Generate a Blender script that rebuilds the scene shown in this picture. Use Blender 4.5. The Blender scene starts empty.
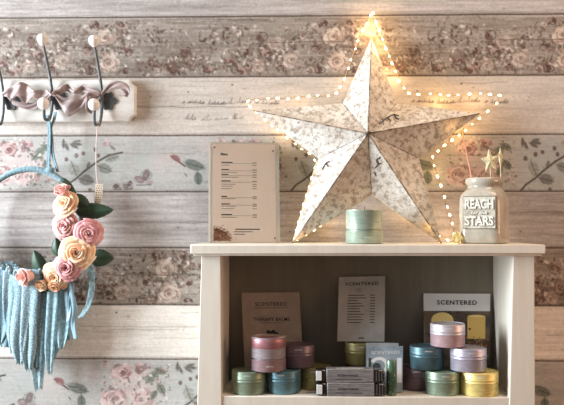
import bpy, math, random
import numpy as np
from mathutils import Vector, Matrix, Euler

# ------------------------------------------------------------------ camera, world, lights, exposure
S = bpy.context.scene
COL = S.collection
PI = math.pi
R = math.radians
F = 800.0
CAM = Vector((0.0, -1.6, 0.839))
ROT = Euler((R(90 + 1.61), 0, R(1.65)), 'XYZ')
cd = bpy.data.cameras.new('camera'); cam = bpy.data.objects.new('camera', cd); COL.objects.link(cam)
cd.sensor_width = 36.0; cd.lens = 36.0 * F / 564.0; cd.clip_start = 0.05
cam.location = CAM; cam.rotation_euler = ROT
S.camera = cam
MROT = ROT.to_matrix()

W = bpy.data.worlds.new('room_light'); S.world = W; W.use_nodes = True
W.node_tree.nodes['Background'].inputs[0].default_value = (0.74, 0.72, 0.73, 1)
W.node_tree.nodes['Background'].inputs[1].default_value = 0.16

def area(name, loc, target, size, energy, color, sy=None):
    l = bpy.data.lights.new(name, 'AREA'); l.energy = energy; l.color = color
    l.shape = 'RECTANGLE'; l.size = size; l.size_y = sy or size
    o = bpy.data.objects.new(name, l); COL.objects.link(o); o.location = loc
    o.rotation_euler = (Vector(target) - Vector(loc)).to_track_quat('-Z', 'Y').to_euler()
    return o
area('window_daylight', (-1.95, -0.45, 1.15), (0.0, 0.12, 0.80), 0.6, 70, (0.86, 0.94, 1.0), 1.1)
area('ceiling_lamp_light', (0.7, -0.45, 2.35), (0.25, 0.15, 0.9), 0.8, 12, (1.0, 0.76, 0.56))

area('warm_fill_light', (1.75, -0.55, 0.95), (0.35, 0.2, 0.75), 0.5, 5.6, (1.0, 0.55, 0.30))  # added unseen fill: warms the lower right wall and the star's dark arm

S.view_settings.view_transform = 'Standard'; S.view_settings.look = 'None'
S.view_settings.gamma = 1.0; S.view_settings.use_curve_mapping = False
S.view_settings.exposure = 0.52
S.cycles.use_denoising = True

# ------------------------------------------------------------------ helpers
YW = 0.20          # the wall
ZT = 0.80          # top of the shelf unit
def ray(px, py):
    return (MROT @ Vector(((px - 282.0) / F, (202.5 - py) / F, -1.0)))
def at(px, py, Y):
    d = ray(px, py); return CAM + d * ((Y - CAM.y) / d.y)
SH = at(222, 394.6, 0.014).z - .003
def srgb(r, g, b):
    f = lambda c: (c / 255 / 12.92) if c / 255 <= 0.04045 else ((c / 255 + 0.055) / 1.055) ** 2.4
    return (f(r), f(g), f(b), 1.0)

class MB:
    def __init__(s): s.v = []; s.f = []
    def add(s, vs, fs):
        n = len(s.v); s.v += [tuple(p) for p in vs]; s.f += [tuple(n + i for i in f) for f in fs]; return s
    def box(s, x0, x1, y0, y1, z0, z1):
        return s.add([(x0,y0,z0),(x1,y0,z0),(x1,y1,z0),(x0,y1,z0),(x0,y0,z1),(x1,y0,z1),(x1,y1,z1),(x0,y1,z1)],
                     [(0,3,2,1),(4,5,6,7),(0,1,5,4),(1,2,6,5),(2,3,7,6),(3,0,4,7)])
    def lathe(s, prof, n=40, c=(0,0,0), shape=None):
        vs = []; fs = []
        for r, z in prof:
            for k in range(n):
                a = 2 * PI * k / n
                x, y = (math.cos(a) * r, math.sin(a) * r) if shape is None else shape(a, r, z)
                vs.append((c[0] + x, c[1] + y, c[2] + z))
        for i in range(len(prof) - 1):
            for k in range(n):
                k2 = (k + 1) % n
                fs.append((i*n+k, i*n+k2, (i+1)*n+k2, (i+1)*n+k))
        fs.append(tuple(reversed(range(n)))); fs.append(tuple((len(prof)-1)*n + k for k in range(n)))
        return s.add(vs, fs)
    def tube(s, pts, r, n=8, closed=False):
        pts = [Vector(p) for p in pts]; m = len(pts)
        rr = r if isinstance(r, (list, tuple)) else [r] * m
        vs = []; fs = []; prev = None
        for i, p in enumerate(pts):
            if closed: t = pts[(i+1) % m] - pts[i-1]
            else: t = pts[min(i+1, m-1)] - pts[max(i-1, 0)]
            if t.length < 1e-9: t = Vector((0,0,1))
            t.normalize()
            a = prev if prev is not None else (Vector((0,1,0)) if abs(t.y) < .9 else Vector((1,0,0)))
            a = a - t * a.dot(t)
            if a.length < 1e-6: a = t.orthogonal()
            a.normalize(); prev = a; b = t.cross(a)
            for k in range(n):
                q = 2 * PI * k / n
                vs.append(p + (a * math.cos(q) + b * math.sin(q)) * rr[i])
        mm = m if closed else m - 1
        for i in range(mm):
            for k in range(n):
                k2 = (k+1) % n; j = (i+1) % m
                fs.append((i*n+k, i*n+k2, j*n+k2, j*n+k))
        if not closed:
            fs.append(tuple(reversed(range(n)))); fs.append(tuple((m-1)*n + k for k in range(n)))
        return s.add(vs, fs)
    def ball(s, c, r, n=14, m=9, sc=(1,1,1)):
        prof = [(max(1e-5, math.sin(PI*i/m)) * r, -math.cos(PI*i/m) * r) for i in range(m+1)]
        vs = []; k0 = len(s.v); s.lathe(prof, n)
        for i in range(k0, len(s.v)):
            x, y, z = s.v[i]; s.v[i] = (c[0]+x*sc[0], c[1]+y*sc[1], c[2]+z*sc[2])
        return s
    def sheet(s, fn, nu, nv):
        vs = [fn(i/nu, j/nv) for j in range(nv+1) for i in range(nu+1)]
        fs = [(j*(nu+1)+i, j*(nu+1)+i+1, (j+1)*(nu+1)+i+1, (j+1)*(nu+1)+i) for j in range(nv) for i in range(nu)]
        return s.add(vs, fs)
    def prism(s, front, back):
        n = len(front)
        return s.add(list(front) + list(back), [tuple(range(n)), tuple(range(2*n-1, n-1, -1))] +
                     [(i, i+n, (i+1) % n + n, (i+1) % n) for i in range(n)])
    def obj(s, name, m, parent=None, bevel=0, solid=0, smooth=True, angle=0.6, sub=0):
        me = bpy.data.meshes.new(name)
        off = Vector(parent['_o']) if parent is not None and '_o' in parent else Vector((0,0,0))
        me.from_pydata([tuple(Vector(p) - off) for p in s.v], [], s.f); me.validate(); me.update()
        o = bpy.data.objects.new(name, me); COL.objects.link(o)
        if m: me.materials.append(m)
        if parent is not None: o.parent = parent
        if smooth and len(me.polygons):
            me.shade_smooth(); me.set_sharp_from_angle(angle=angle)
        if solid:
            md = o.modifiers.new('solid', 'SOLIDIFY'); md.thickness = solid; md.offset = 0
        if bevel:
            md = o.modifiers.new('bevel', 'BEVEL'); md.width = bevel; md.segments = 2; md.limit_method = 'ANGLE'
        if sub:
            md = o.modifiers.new('sub', 'SUBSURF'); md.levels = sub; md.render_levels = sub
        return o
ROOTS = []
def thing(name, label, cat, loc=(0,0,0), group=None):
    o = bpy.data.objects.new(name, None); COL.objects.link(o); o.location = loc; o.empty_display_size = 0.02
    o['label'] = label; o['category'] = cat; o['_o'] = tuple(loc)
    if group: o['group'] = group
    ROOTS.append(o); return o
def tag(o, label, cat, group=None):
    o['label'] = label; o['category'] = cat
    if group: o['group'] = group
    return o
def struct(o): o['kind'] = 'structure'; return o

_mats = {}
def mat(name, col, rough=0.5, metal=0.0, noise=None, bump=None, sheen=0, coat=0, trans=0, alpha=1, emit=None, estr=0, aniso=0, spec=None):
    """noise = (scale, other colour, low, high, detail, (sx,sy,sz)); bump = (scale, strength, (sx,sy,sz))"""
    if name in _mats: return _mats[name]
    m = bpy.data.materials.new(name); m.use_nodes = True; nt = m.node_tree; b = nt.nodes['Principled BSDF']; _mats[name] = m
    b.inputs['Base Color'].default_value = col; b.inputs['Roughness'].default_value = rough; b.inputs['Metallic'].default_value = metal
    b.inputs['Sheen Weight'].default_value = sheen; b.inputs['Coat Weight'].default_value = coat
    b.inputs['Transmission Weight'].default_value = trans; b.inputs['Alpha'].default_value = alpha
    b.inputs['Anisotropic'].default_value = aniso
    if spec is not None: b.inputs['Specular IOR Level'].default_value = spec
    if emit: b.inputs['Emission Color'].default_value = emit; b.inputs['Emission Strength'].default_value = estr
    tc = nt.nodes.new('ShaderNodeTexCoord')
    def mapped(sc):
        mp = nt.nodes.new('ShaderNodeMapping'); mp.inputs['Scale'].default_value = sc
        nt.links.new(tc.outputs['Object'], mp.inputs['Vector']); return mp.outputs['Vector']
    if noise:
        sc, c2, lo, hi, det, sv = noise
        n = nt.nodes.new('ShaderNodeTexNoise'); n.inputs['Scale'].default_value = sc; n.inputs['Detail'].default_value = det
        n.inputs['Roughness'].default_value = 0.65
        nt.links.new(mapped(sv), n.inputs['Vector'])
        mr = nt.nodes.new('ShaderNodeMapRange'); mr.inputs[1].default_value = lo; mr.inputs[2].default_value = hi
        nt.links.new(n.outputs['Fac'], mr.inputs[0])
        mx = nt.nodes.new('ShaderNodeMix'); mx.data_type = 'RGBA'
        nt.links.new(mr.outputs[0], mx.inputs[0]); mx.inputs[6].default_value = col; mx.inputs[7].default_value = c2
        nt.links.new(mx.outputs[2], b.inputs['Base Color'])
    if bump:
        sc, st, sv = bump
        n = nt.nodes.new('ShaderNodeTexNoise'); n.inputs['Scale'].default_value = sc; n.inputs['Detail'].default_value = 4
        nt.links.new(mapped(sv), n.inputs['Vector'])
        bp = nt.nodes.new('ShaderNodeBump'); bp.inputs['Strength'].default_value = st; bp.inputs['Distance'].default_value = 0.002
        nt.links.new(n.outputs['Fac'], bp.inputs['Height']); nt.links.new(bp.outputs[0], b.inputs['Normal'])
    return m

def text2d(body, size=1.0, bold=0.0, spacing=1.0):
    c = bpy.data.curves.new('txt', 'FONT'); c.body = body; c.size = size; c.align_x = 'CENTER'; c.align_y = 'CENTER'
    c.offset = bold; c.resolution_u = 3; c.space_character = spacing
    o = bpy.data.objects.new('txt', c); COL.objects.link(o)
    bpy.context.view_layer.update()
    me = bpy.data.meshes.new_from_object(o.evaluated_get(bpy.context.evaluated_depsgraph_get()))
    vs = [(v.co.x, v.co.y) for v in me.vertices]; fs = [tuple(p.vertices) for p in me.polygons]
    bpy.data.objects.remove(o); bpy.data.curves.remove(c); bpy.data.meshes.remove(me)
    return vs, fs
def text_fit(body, w, h, bold=0.0, spacing=1.0):
    vs, fs = text2d(body, 1.0, bold, spacing)
    xs = [v[0] for v in vs]; ys = [v[1] for v in vs]
    cx, cy = (min(xs)+max(xs))/2, (min(ys)+max(ys))/2; sx = w/(max(xs)-min(xs)); sy = h/(max(ys)-min(ys))
    return [((x-cx)*sx, (y-cy)*sy) for x, y in vs], fs

# ------------------------------------------------------------------ the wallpaper: an aged plank print with roses, stems and script
rng = np.random.default_rng(7)
PX0, PX1, PY0, PY1 = -110.0, 670.0, -90.0, 500.0
SS = 1.3
NW, NH = int((PX1-PX0)*SS), int((PY1-PY0)*SS)
xs_ = PX0 + (np.arange(NW) + .5) / SS
ys_ = PY0 + (np.arange(NH) + .5) / SS
XX, YY = np.meshgrid(xs_, ys_)
def vnoise(sx, sy, octs=3, seed=0, gain=0.55):
    out = np.zeros((NH, NW)); amp = 1.0; tot = 0
    r = np.random.default_rng(seed)
    for o in range(octs):
        fx, fy = sx / 2**o, sy / 2**o
        gw, gh = int((PX1-PX0)/fx)+4, int((PY1-PY0)/fy)+4
        g = r.random((gh, gw))
        u = (XX-PX0)/fx; v = (YY-PY0)/fy
        i = u.astype(int); j = v.astype(int); a = u-i; b = v-j
        a = a*a*(3-2*a); b = b*b*(3-2*b)
        out += amp*((g[j,i]*(1-a)+g[j,i+1]*a)*(1-b)+(g[j+1,i]*(1-a)+g[j+1,i+1]*a)*b); tot += amp; amp *= gain
    return out/tot
SEAMS = [-97, -40, 16, 76.5, 135, 191.5, 247.6, 305, 359.5, 417, 474, 531]
KIND = ['C', 'D', 'A', 'B', 'C', 'D', 'A', 'B', 'C', 'D', 'A']      # plank k lies between SEAMS[k] and SEAMS[k+1]
base = np.zeros((NH, NW, 3))
BC = {'A': (148,138,130), 'B': (198,189,181), 'C': (174,171,167), 'D': (174,167,164)}
n1 = vnoise(90, 4, 4, 1); n2 = vnoise(26, 1.6, 3, 2); n3 = vnoise(5, 5, 3, 3); n4 = vnoise(60, 30, 3, 4); n5 = vnoise(3, 2, 2, 5); n6 = vnoise(1.6, 1.4, 1, 6)
planks = []
for k, kd in enumerate(KIND):
    m = (YY >= SEAMS[k]) & (YY < SEAMS[k+1]); planks.append(m)
    g = {'A': (50, 50, 30), 'B': (26, 24, 16), 'C': (16, 14, 22), 'D': (54, 44, 20)}[kd]
    val = (24 if k == 7 else 0) + (n1-.5)*g[0] + (n2-.5)*g[1] + (n4-.5)*g[2] + (n6-.5)*16
    for c in range(3): base[..., c][m] = (BC[kd][c] + val*(1, 1.02, 1.04)[c])[m]
# blue-grey graph-paper tint inside C planks
def tint(mask, col, a):
    global base
    base = base*(1-(mask*a)[..., None]) + np.array(col)*(mask*a)[..., None]
ink = base.copy(); inkA = np.zeros((NH, NW))
def region(x0, x1, y0, y1):
    i0 = max(0, int((x0-PX0)*SS)); i1 = min(NW, int((x1-PX0)*SS)+2); j0 = max(0, int((y0-PY0)*SS)); j1 = min(NH, int((y1-PY0)*SS)+2)
    return (slice(j0, j1), slice(i0, i1)) if i1 > i0 and j1 > j0 else None
CLIP = [None]
def put(sl, a, col):
    y = YY[sl]
    if CLIP[0]: a = a*((y >= CLIP[0][0]) & (y < CLIP[0][1]))
    ink[sl] = ink[sl]*(1-a[..., None]) + np.array(col, float)*a[..., None]
    inkA[sl] = np.maximum(inkA[sl], a)
def blob(x, y, rx, ry, col, op=.8, ang=0, soft=.35, rag=.5):
    sl = region(x-max(rx,ry)*1.5, x+max(rx,ry)*1.5, y-max(rx,ry)*1.5, y+max(rx,ry)*1.5)
    if sl is None: return
    X = XX[sl]-x; Y = YY[sl]-y; c, s = math.cos(ang), math.sin(ang)
    d = np.sqrt(((X*c+Y*s)/rx)**2 + ((-X*s+Y*c)/ry)**2) + (n3[sl]-.5)*rag
    put(sl, np.clip((1-d)/soft, 0, 1)*op, col)
def line(pts, w, col, op=.8):
    for (x0, y0), (x1, y1) in zip(pts[:-1], pts[1:]):
        sl = region(min(x0,x1)-w-1, max(x0,x1)+w+1, min(y0,y1)-w-1, max(y0,y1)+w+1)
        if sl is None: continue
        dx, dy = x1-x0, y1-y0; L = dx*dx+dy*dy+1e-9
        t = np.clip(((XX[sl]-x0)*dx+(YY[sl]-y0)*dy)/L, 0, 1)
        d = np.hypot(XX[sl]-x0-t*dx, YY[sl]-y0-t*dy)
        put(sl, np.clip((w/2+.45-d)/.9, 0, 1)*op, col)
def arc(x, y, r, a0, a1, w, col, op=.7, sq=1.0):
    n = 8; line([(x+r*math.cos(a0+(a1-a0)*i/n), y+sq*r*math.sin(a0+(a1-a0)*i/n)) for i in range(n+1)], w, col, op)
def rose(x, y, r, light, mid, dark, op=.85, seed=0):
    q = random.Random(seed)
    for i in range(7):
        a = i*0.9+q.random(); blob(x+math.cos(a)*r*.62, y+math.sin(a)*r*.5, r*.45, r*.36, light if i % 2 else mid, op, a, .3, .4)
    blob(x, y, r*.7, r*.6, mid, op*.8)
    for i in range(6):
        a = q.random()*6; rr = r*(.2+.13*i)
        arc(x+q.uniform(-1,1), y, rr, a, a+q.uniform(1.2,2.4), max(.7, r*.08), dark, .55, .85)
        arc(x, y+.6, rr*1.05, a+3, a+4.4, max(.7, r*.1), light, .6, .85)
    blob(x, y, r*.18, r*.16, dark, .7)
def leaf(x, y, L, wd, ang, col, dark, op=.75):
    blob(x, y, L/2, wd/2, col, op, ang, .25, .35)
    dx, dy = math.cos(ang)*L/2, math.sin(ang)*L/2
    line([(x-dx, y-dy), (x+dx, y+dy)], .9, dark, .8)
    for s in (-.25, .05, .3):
        for sg in (-1, 1):
            line([(x+dx*2*s, y+dy*2*s), (x+dx*2*(s+.18)-sg*dy/L*wd*.8, y+dy*2*(s+.18)+sg*dx/L*wd*.8)], .7, dark, .4)
def script(x, y, L, seed, col=(74, 62, 58), op=.8, h=2.8):
    q = random.Random(seed); cx = x
    while cx < x+L:
        if q.random() < .13: cx += q.uniform(3, 6); continue
        k = q.random(); a = h*(1.9 if k > .82 else 1.0)
        y2 = y+.8*math.sin(cx*.11+seed); a *= q.uniform(.5, 1.15); line([(cx-.6, y2), (cx+2.4, y2-a), (cx+1.2, y2), (cx+3.2, y2-h*.35)], .85, col, op*q.uniform(.5, 1.0)); cx += q.uniform(2.0, 3.2)
DR, DG, PK, LP = (98, 72, 68), (92, 92, 80), (205, 172, 166), (222, 208, 198)
def plank_A(o, y0, q):
    for k in range(26): blob(o+q.uniform(0,230), y0+q.uniform(2,58), q.uniform(5,14), q.uniform(2,6), q.choice([(186,170,158), (136,122,108), (192,178,166), (140,124,108)]), .5, q.uniform(0,3), .6, .9)
    for k in range(620): blob(o+q.uniform(0,230), y0+q.uniform(1,59), q.uniform(1,3.4), q.uniform(.7,1.8), q.choice([(190,178,164), (122,110,98), (110,100,90), (200,188,174)]), q.uniform(.4,.75), q.uniform(0,3), .5, .8)
    # the bouquets: dense little leaves, specks and petals around each flower
    for (cx, cy, rx, ry, n_) in ((106,30,20,28,210), (30,42,22,18,170), (56,40,16,20,90), (186,46,16,13,110), (152,50,14,9,80), (172,50,12,9,60), (208,52,9,7,40), (4,48,12,12,70), (84,50,10,8,50), (126,18,9,12,50), (70,20,30,16,60), (150,22,34,16,60), (214,24,22,16,50), (10,14,26,10,40)):
        for j in range(n_):
            x, y = q.gauss(cx, rx*.5), q.gauss(cy, ry*.5)
            if not 1 < y < 59: continue
            blob(o+x, y0+y, q.uniform(1.2,4.2), q.uniform(.9,2.4), q.choice([(92,70,62), (70,54,48), (98,92,76), (116,92,82), (220,208,198), (110,84,76)]), q.uniform(.55,.95), q.uniform(0,3), .5, .6)
    for (x, y, r, s, op) in ((104,21,11,1,.9), (108,46,12,2,.9), (62,44,10,5,.6), (46,26,9,6,.5), (28,50,8,7,.55)):
        rose(o+x, y0+y, r, (214,200,188), (190,168,154), (120,92,82), op, s)
    for (x, y, r) in ((32,21,6.5), (10,55,6), (14,36,5.5), (38,38,6), (50,52,5), (18,50,5.5), (185,37,7.5), (170,51,9), (150,47,6), (207,53,5.5), (92,54,5), (120,8,5.5), (94,8,6), (0,46,6), (127,36,5), (86,34,6), (126,54,5)):
        for j in range(4): blob(o+x+q.uniform(-r,r)*.6, y0+y+q.uniform(-r,r)*.5, r*q.uniform(.4,.75), r*q.uniform(.3,.55), q.choice([(76,54,48), (92,68,60), (108,82,72)]), .85, q.uniform(0,3), .4, .8)
        for j in range(5):
            a = q.uniform(0,6); arc(o+x+q.uniform(-1,1), y0+y, r*q.uniform(.25,.9), a, a+q.uniform(1,2.2), .9, q.choice([(176,146,136), (58,40,38)]), .7, .85)
    for k in range(120):
        x = q.uniform(0, 230); blob(o+x, y0+min(58, max(2, q.gauss(34, 16))), q.uniform(.8,2.6), q.uniform(.7,1.6), q.choice([(110,92,80), (206,194,182), (128,110,98)]), .5, q.uniform(0,3), .5, .5)
def plank_B(o, y0, q, half):
    script(o+182, y0+27, 96, 3, op=.35 if half else 1.0); script(o+184, y0+43, 60, 4, op=.3 if half else .85)
    for (x, y, r) in ((188,15,1.2), (232,8,1.4), (150,20,.8), (118,34,.8)): blob(o+x, y0+y, r, r, (70,58,50), .9, 0, .5, 0)
    for (x, y, r) in ((14,12,1.4), (128,45,.8), (70,22,.9), (69,25,.8)): blob(o+x, y0+y, r*2, r, (120,104,94), .6, 0, .5, .3)
def plank_C(o, y0, q):
    blob(o+20, y0+26, 36, 28, (206,178,172), .8, 0, .6); blob(o+95, y0+28, 50, 34, (164,170,164), .8, 0, .6); blob(o+150, y0+28, 26, 34, (166,172,166), .75, 0, .6)
    blob(o+165, y0+25, 24, 20, (208,176,170), .6, 0, .9); blob(o+208, y0+12, 20, 22, (208,176,170), .6, 0, .9)
    for k in range(0, 230, 8): line([(o+k, y0), (o+k, y0+56)], .6, (168,166,160), .3)
    for k in range(4, 56, 8): line([(o, y0+k), (o+230, y0+k)], .6, (176,172,166), .2)
    rose(o+8, y0+14, 12, (222,186,180), (198,146,142), (116,62,64), .85, 11); rose(o+0, y0+40, 15, (226,196,190), (208,160,154), (140,88,86), .85, 12)
    rose(o+27, y0+40, 14, (226,198,192), (210,166,160), (148,98,94), .8, 13); rose(o+26, y0+9, 7, (206,160,156), (162,100,100), (90,48,50), .8, 14)
    blob(o+9, y0+14, 4, 3, (120,62,64), .8); blob(o+2, y0+40, 4, 3, (160,100,98), .7)
    for (x, y, L, w_, a) in ((38,18,19,11,-.8), (47,30,14,9,1.0), (40,36,11,7,2.1), (46,12,13,8,.4)): leaf(o+x, y0+y, L, w_, a, (112,120,102), (64,70,58), .9)
    for j in range(130): blob(o+q.uniform(-14,56), y0+q.uniform(2,54), q.uniform(.8,2.8), q.uniform(.6,1.7), q.choice([(128,78,76), (104,100,86), (232,216,208), (176,128,124), (84,86,72)]), .75, q.uniform(0,3))
    # the thorny branch
    line([(o+60,y0+57), (o+66,y0+50), (o+75,y0+44), (o+84,y0+36), (o+96,y0+27), (o+108,y0+20), (o+122,y0+17)], 2.0, (66,56,50), .95)
    leaf(o+74, y0+34, 17, 12, 1.2, (138,138,124), (66,64,56)); leaf(o+86, y0+45, 17, 12, .25, (84,80,70), (52,48,42))
    leaf(o+104, y0+33, 16, 11, .4, (104,108,92), (60,60,50)); leaf(o+112, y0+23, 14, 8, -.3, (124,130,112), (70,72,62)); leaf(o+88, y0+30, 7, 4, -1.2, (112,108,98), (70,66,60))
    for (x, y) in ((76,20), (83,18), (95,14), (66,24), (90,55), (98,20)): blob(o+x, y0+y, 2.4, 2.8, (98,70,66), .9)
    rose(o+106, y0+7, 5, (220,180,176), (204,150,148), (140,92,92), .65, 15); leaf(o+112, y0+12, 8, 4, .7, (120,118,104), (84,80,70))
    # sprig and butterflies
    for a in (-.6, .2, 1.0, 2.2, 3.2): leaf(o+70+7*math.cos(a), y0+8+3*math.sin(a), 10, 4.4, a*.5, (112,104,96), (66,60,56), .85)
    for (x, y, s, w1) in ((118,52,3.2,-2.6), (129,51,3.6,-1.2), (145,45,6.5,-1.25)):
        # butterfly: two wings, a body and dark wing edges
        blob(o+x+s*.5*math.cos(w1), y0+y+s*.8*math.sin(w1), s*1.15, s*.62, (122,98,96), .85, w1, .3, .3)
        blob(o+x-s*.9, y0+y-s*.1, s*.95, s*.6, (140,112,108), .85, .5, .3, .3)
        blob(o+x+s*.7, y0+y+s*.35, s*.7, s*.45, (150,122,116), .8, -.2, .3, .3)
        for f in (.5, .9): arc(o+x+s*.5*math.cos(w1), y0+y+s*.8*math.sin(w1), s*f, 0, 6.28, .8, (70,54,54), .6, .8)
        arc(o+x-s*.9, y0+y-s*.1, s*.8, 0, 6.28, .8, (74,58,58), .6, .6)
        line([(o+x-s*1.3, y0+y+s*.75), (o+x+s*.9, y0+y+s*.7)], 1.1, (62,48,48), .9)
    for j in range(5): blob(o+150+j*5, y0+52+q.uniform(-1,1), 1.2, .9, (120,104,98), .6)
    line([(o+171,y0+21), (o+178,y0+26), (o+185,y0+31)], 2, (90,46,48), .9); blob(o+176, y0+23, 7, 4, (140,78,76), .9, .6)
    leaf(o+194, y0+30, 24, 12, .3, (100,108,98), (58,64,58), .9); leaf(o+198, y0+43, 15, 10, 1.5, (98,110,100), (60,66,60), .9); leaf(o+186, y0+40, 4, 2, 1, (120,120,110), (80,80,76))
    arc(o+197, y0+22, 12, 2.6, 6.0, .8, (120,104,100), .5, .5)
    rose(o+222, y0+6, 6, (224,190,184), (208,160,156), (150,100,98), .6, 16)
def plank_D(o, y0, q):
    for (x, y) in ((178,36), (60,40), (128,15)):
        for r in (2.2, 3.6, 5): arc(o+x, y0+y, r, 0, 6.28, .7, (140,130,124), .45, .5)
        blob(o+x, y0+y, 1.6, .9, (90,82,78), .8)
    for k in range(26):
        x = o+q.uniform(0, 230); y = y0+q.uniform(3, 53); L = q.uniform(8, 36)
        line([(x, y), (x+L*.5, y+q.uniform(-1.2,1.2)), (x+L, y+q.uniform(-1.5,1.5))], .75, (138,130,124), q.uniform(.25,.6))
    for k in range(14):
        x = o+q.uniform(0, 230); y = y0+q.uniform(3, 53)
        arc(x, y, q.uniform(3,7), q.uniform(0,3), q.uniform(3.5,6), 1.1, (214,206,202), .45, .6)
for k, kd in enumerate(KIND):
    y0 = SEAMS[k]; CLIP[0] = (y0+1, SEAMS[k+1]-.5)
    off = 0 if k in (2, 3, 4, 5) else (-168 if k == 6 else -115)
    for t in range(-1, 4):
        q = random.Random(100+k)
        {'A': plank_A, 'C': plank_C, 'D': plank_D}.get(kd, lambda *a: None)(t*230+off, y0, q)
        if kd == 'B': plank_B(t*230+off, y0, q, k > 6)
    if k == 1:
        q = random.Random(9)
        for j in range(90):
            x = q.uniform(PX0, PX1); arc(x, y0+q.uniform(20, 52), q.uniform(3,8), q.uniform(0,3), q.uniform(3.4,6), 1.3, q.choice([(212,200,194), (216,196,192), (158,148,142)]), .5, .7)
        for j in range(9): blob(60+j*3.5-60, y0+50, 3, 1.5, (170,160,158), .5)
CLIP[0] = None
# aged print: the wood shows through along the grain
mC = np.zeros((NH, NW), bool)
for k, kd in enumerate(KIND):
    if kd == 'C': mC |= planks[k]
grey = ink.mean(-1, keepdims=True); ink = np.where(mC[..., None], grey+(ink-grey)*.72, ink)
wear = np.clip((n1*.3+n2*.3+n3*.5-.28)*7.0, .55, 1.0)*np.clip(.85+n5*.5, 0, 1)
A = (inkA*wear)[..., None]
final = base*(1-A) + ink*A
# speckle and long cracks
final *= (1 - np.clip(n5*.6+n2*.5-.72, 0, 1)*0.7)[..., None]
ink = final; inkA = np.zeros((NH, NW)); put_final = True
q = random.Random(5)
def crack(x0, x1, y, op, col=(96,84,74), w=.9, wob=.7):
    pts = []; x = x0; yy = y
    while x < x1: pts.append((x, yy)); x += q.uniform(6, 16); yy = y+q.uniform(-wob, wob)
    pts.append((x1, y)); line(pts, w, col, op)
crack(62,112,44,.8); crack(112,235,46,.3); crack(258,345,42,.7); crack(400,460,43,.35); crack(500,670,41,.75); crack(-110,30,45,.5)
crack(125,248,106.5,.5); crack(-110,60,112,.4); crack(280,470,127,.2); crack(90,200,275,.6); crack(120,190,292,.3); crack(546,670,279,.4); crack(-110,20,277,.5)
crack(80,196,327,.4,(130,120,112)); crack(110,180,330,.3); crack(546,670,334,.4); crack(0,60,218,.3); crack(90,190,222,.5,(120,112,106)); crack(505,640,212,.4)
for k in range(170):
    x = q.uniform(PX0, PX1); y = q.uniform(PY0, PY1); crack(x, x+q.uniform(12, 90), y, q.uniform(.08,.34), w=.7)
for y in SEAMS:
    crack(PX0, PX1, y, .92, (66,54,48), 1.25, .15)
    crack(PX0, PX1, y+1.7, .35, (214,206,196), .9, .2); crack(PX0, PX1, y-1.6, .35, (120,108,98), 1.0, .2)
final = np.clip(ink, 20, 245)/255.0
lin = np.where(final <= .04045, final/12.92, ((final+.055)/1.055)**2.4)
xcol = np.array([at(x, 202.5, YW).x for x in xs_]); zrow = np.array([at(282, y, YW).z for y in ys_])
xcol = np.concatenate([[-2.2], xcol, [2.2]]); zrow = np.concatenate([[2.5], zrow, [0.0]])
lin = np.pad(lin, ((1,1),(1,1),(0,0)), mode='edge')
GW, GH = len(xcol), len(zrow)
co = np.empty((GH, GW, 3), np.float32); co[..., 0] = xcol[None]; co[..., 1] = YW; co[..., 2] = zrow[:, None]
me = bpy.data.meshes.new('wall_back'); me.vertices.add(GW*GH); me.vertices.foreach_set('co', co.ravel())
idx = np.arange(GW*GH, dtype=np.int32).reshape(GH, GW)
quads = np.stack([idx[:-1,:-1], idx[1:,:-1], idx[1:,1:], idx[:-1,1:]], -1).reshape(-1, 4)
me.loops.add(quads.size); me.polygons.add(len(quads))
me.loops.foreach_set('vertex_index', quads.ravel()); me.polygons.foreach_set('loop_start', np.arange(0, quads.size, 4, dtype=np.int32))
me.update(calc_edges=True)
ca = me.color_attributes.new('print', 'FLOAT_COLOR', 'POINT')
ca.data.foreach_set('color', np.concatenate([lin, np.ones((GH, GW, 1))], -1).astype(np.float32).ravel())
wall = bpy.data.objects.new('wall_back', me); COL.objects.link(wall); struct(wall)
wm = bpy.data.materials.new('printed_plank_wallpaper'); wm.use_nodes = True; nt = wm.node_tree; b = nt.nodes['Principled BSDF']
an = nt.nodes.new('ShaderNodeAttribute'); an.attribute_name = 'print'
tcn = nt.nodes.new('ShaderNodeTexCoord'); mp = nt.nodes.new('ShaderNodeMapping'); mp.inputs['Scale'].default_value = (14, 1, 260)
nz = nt.nodes.new('ShaderNodeTexNoise'); nz.inputs['Scale'].default_value = 1.0; nz.inputs['Detail'].default_value = 5
nt.links.new(tcn.outputs['Object'], mp.inputs[0]); nt.links.new(mp.outputs[0], nz.inputs['Vector'])
mr = nt.nodes.new('ShaderNodeMapRange'); mr.inputs[1].default_value = .3; mr.inputs[2].default_value = .7; mr.inputs[3].default_value = .92; mr.inputs[4].default_value = 1.04
nt.links.new(nz.outputs['Fac'], mr.inputs[0])
mx = nt.nodes.new('ShaderNodeMix'); mx.data_type = 'RGBA'; mx.blend_type = 'MULTIPLY'; mx.inputs[0].default_value = 1
nt.links.new(an.outputs['Color'], mx.inputs[6]); nt.links.new(mr.outputs[0], mx.inputs[7]); nt.links.new(mx.outputs[2], b.inputs['Base Color'])
b.inputs['Roughness'].default_value = .75; b.inputs['Specular IOR Level'].default_value = .25
me.materials.append(wm)

M_floor = mat('oak_floor', srgb(150,120,92), .5, noise=(3, srgb(110,84,62), .3, .7, 5, (1,12,1)))
struct(MB().box(-2.2, 2.2, -2.6, YW+.1, -.05, 0).obj('floor', M_floor))
M_skirt = mat('skirting_paint', srgb(230,226,218), .4)
struct(MB().box(-2.2, 2.2, YW-.012, YW+.002, 0.0, .09).obj('baseboard_back', M_skirt, bevel=.002))

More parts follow.
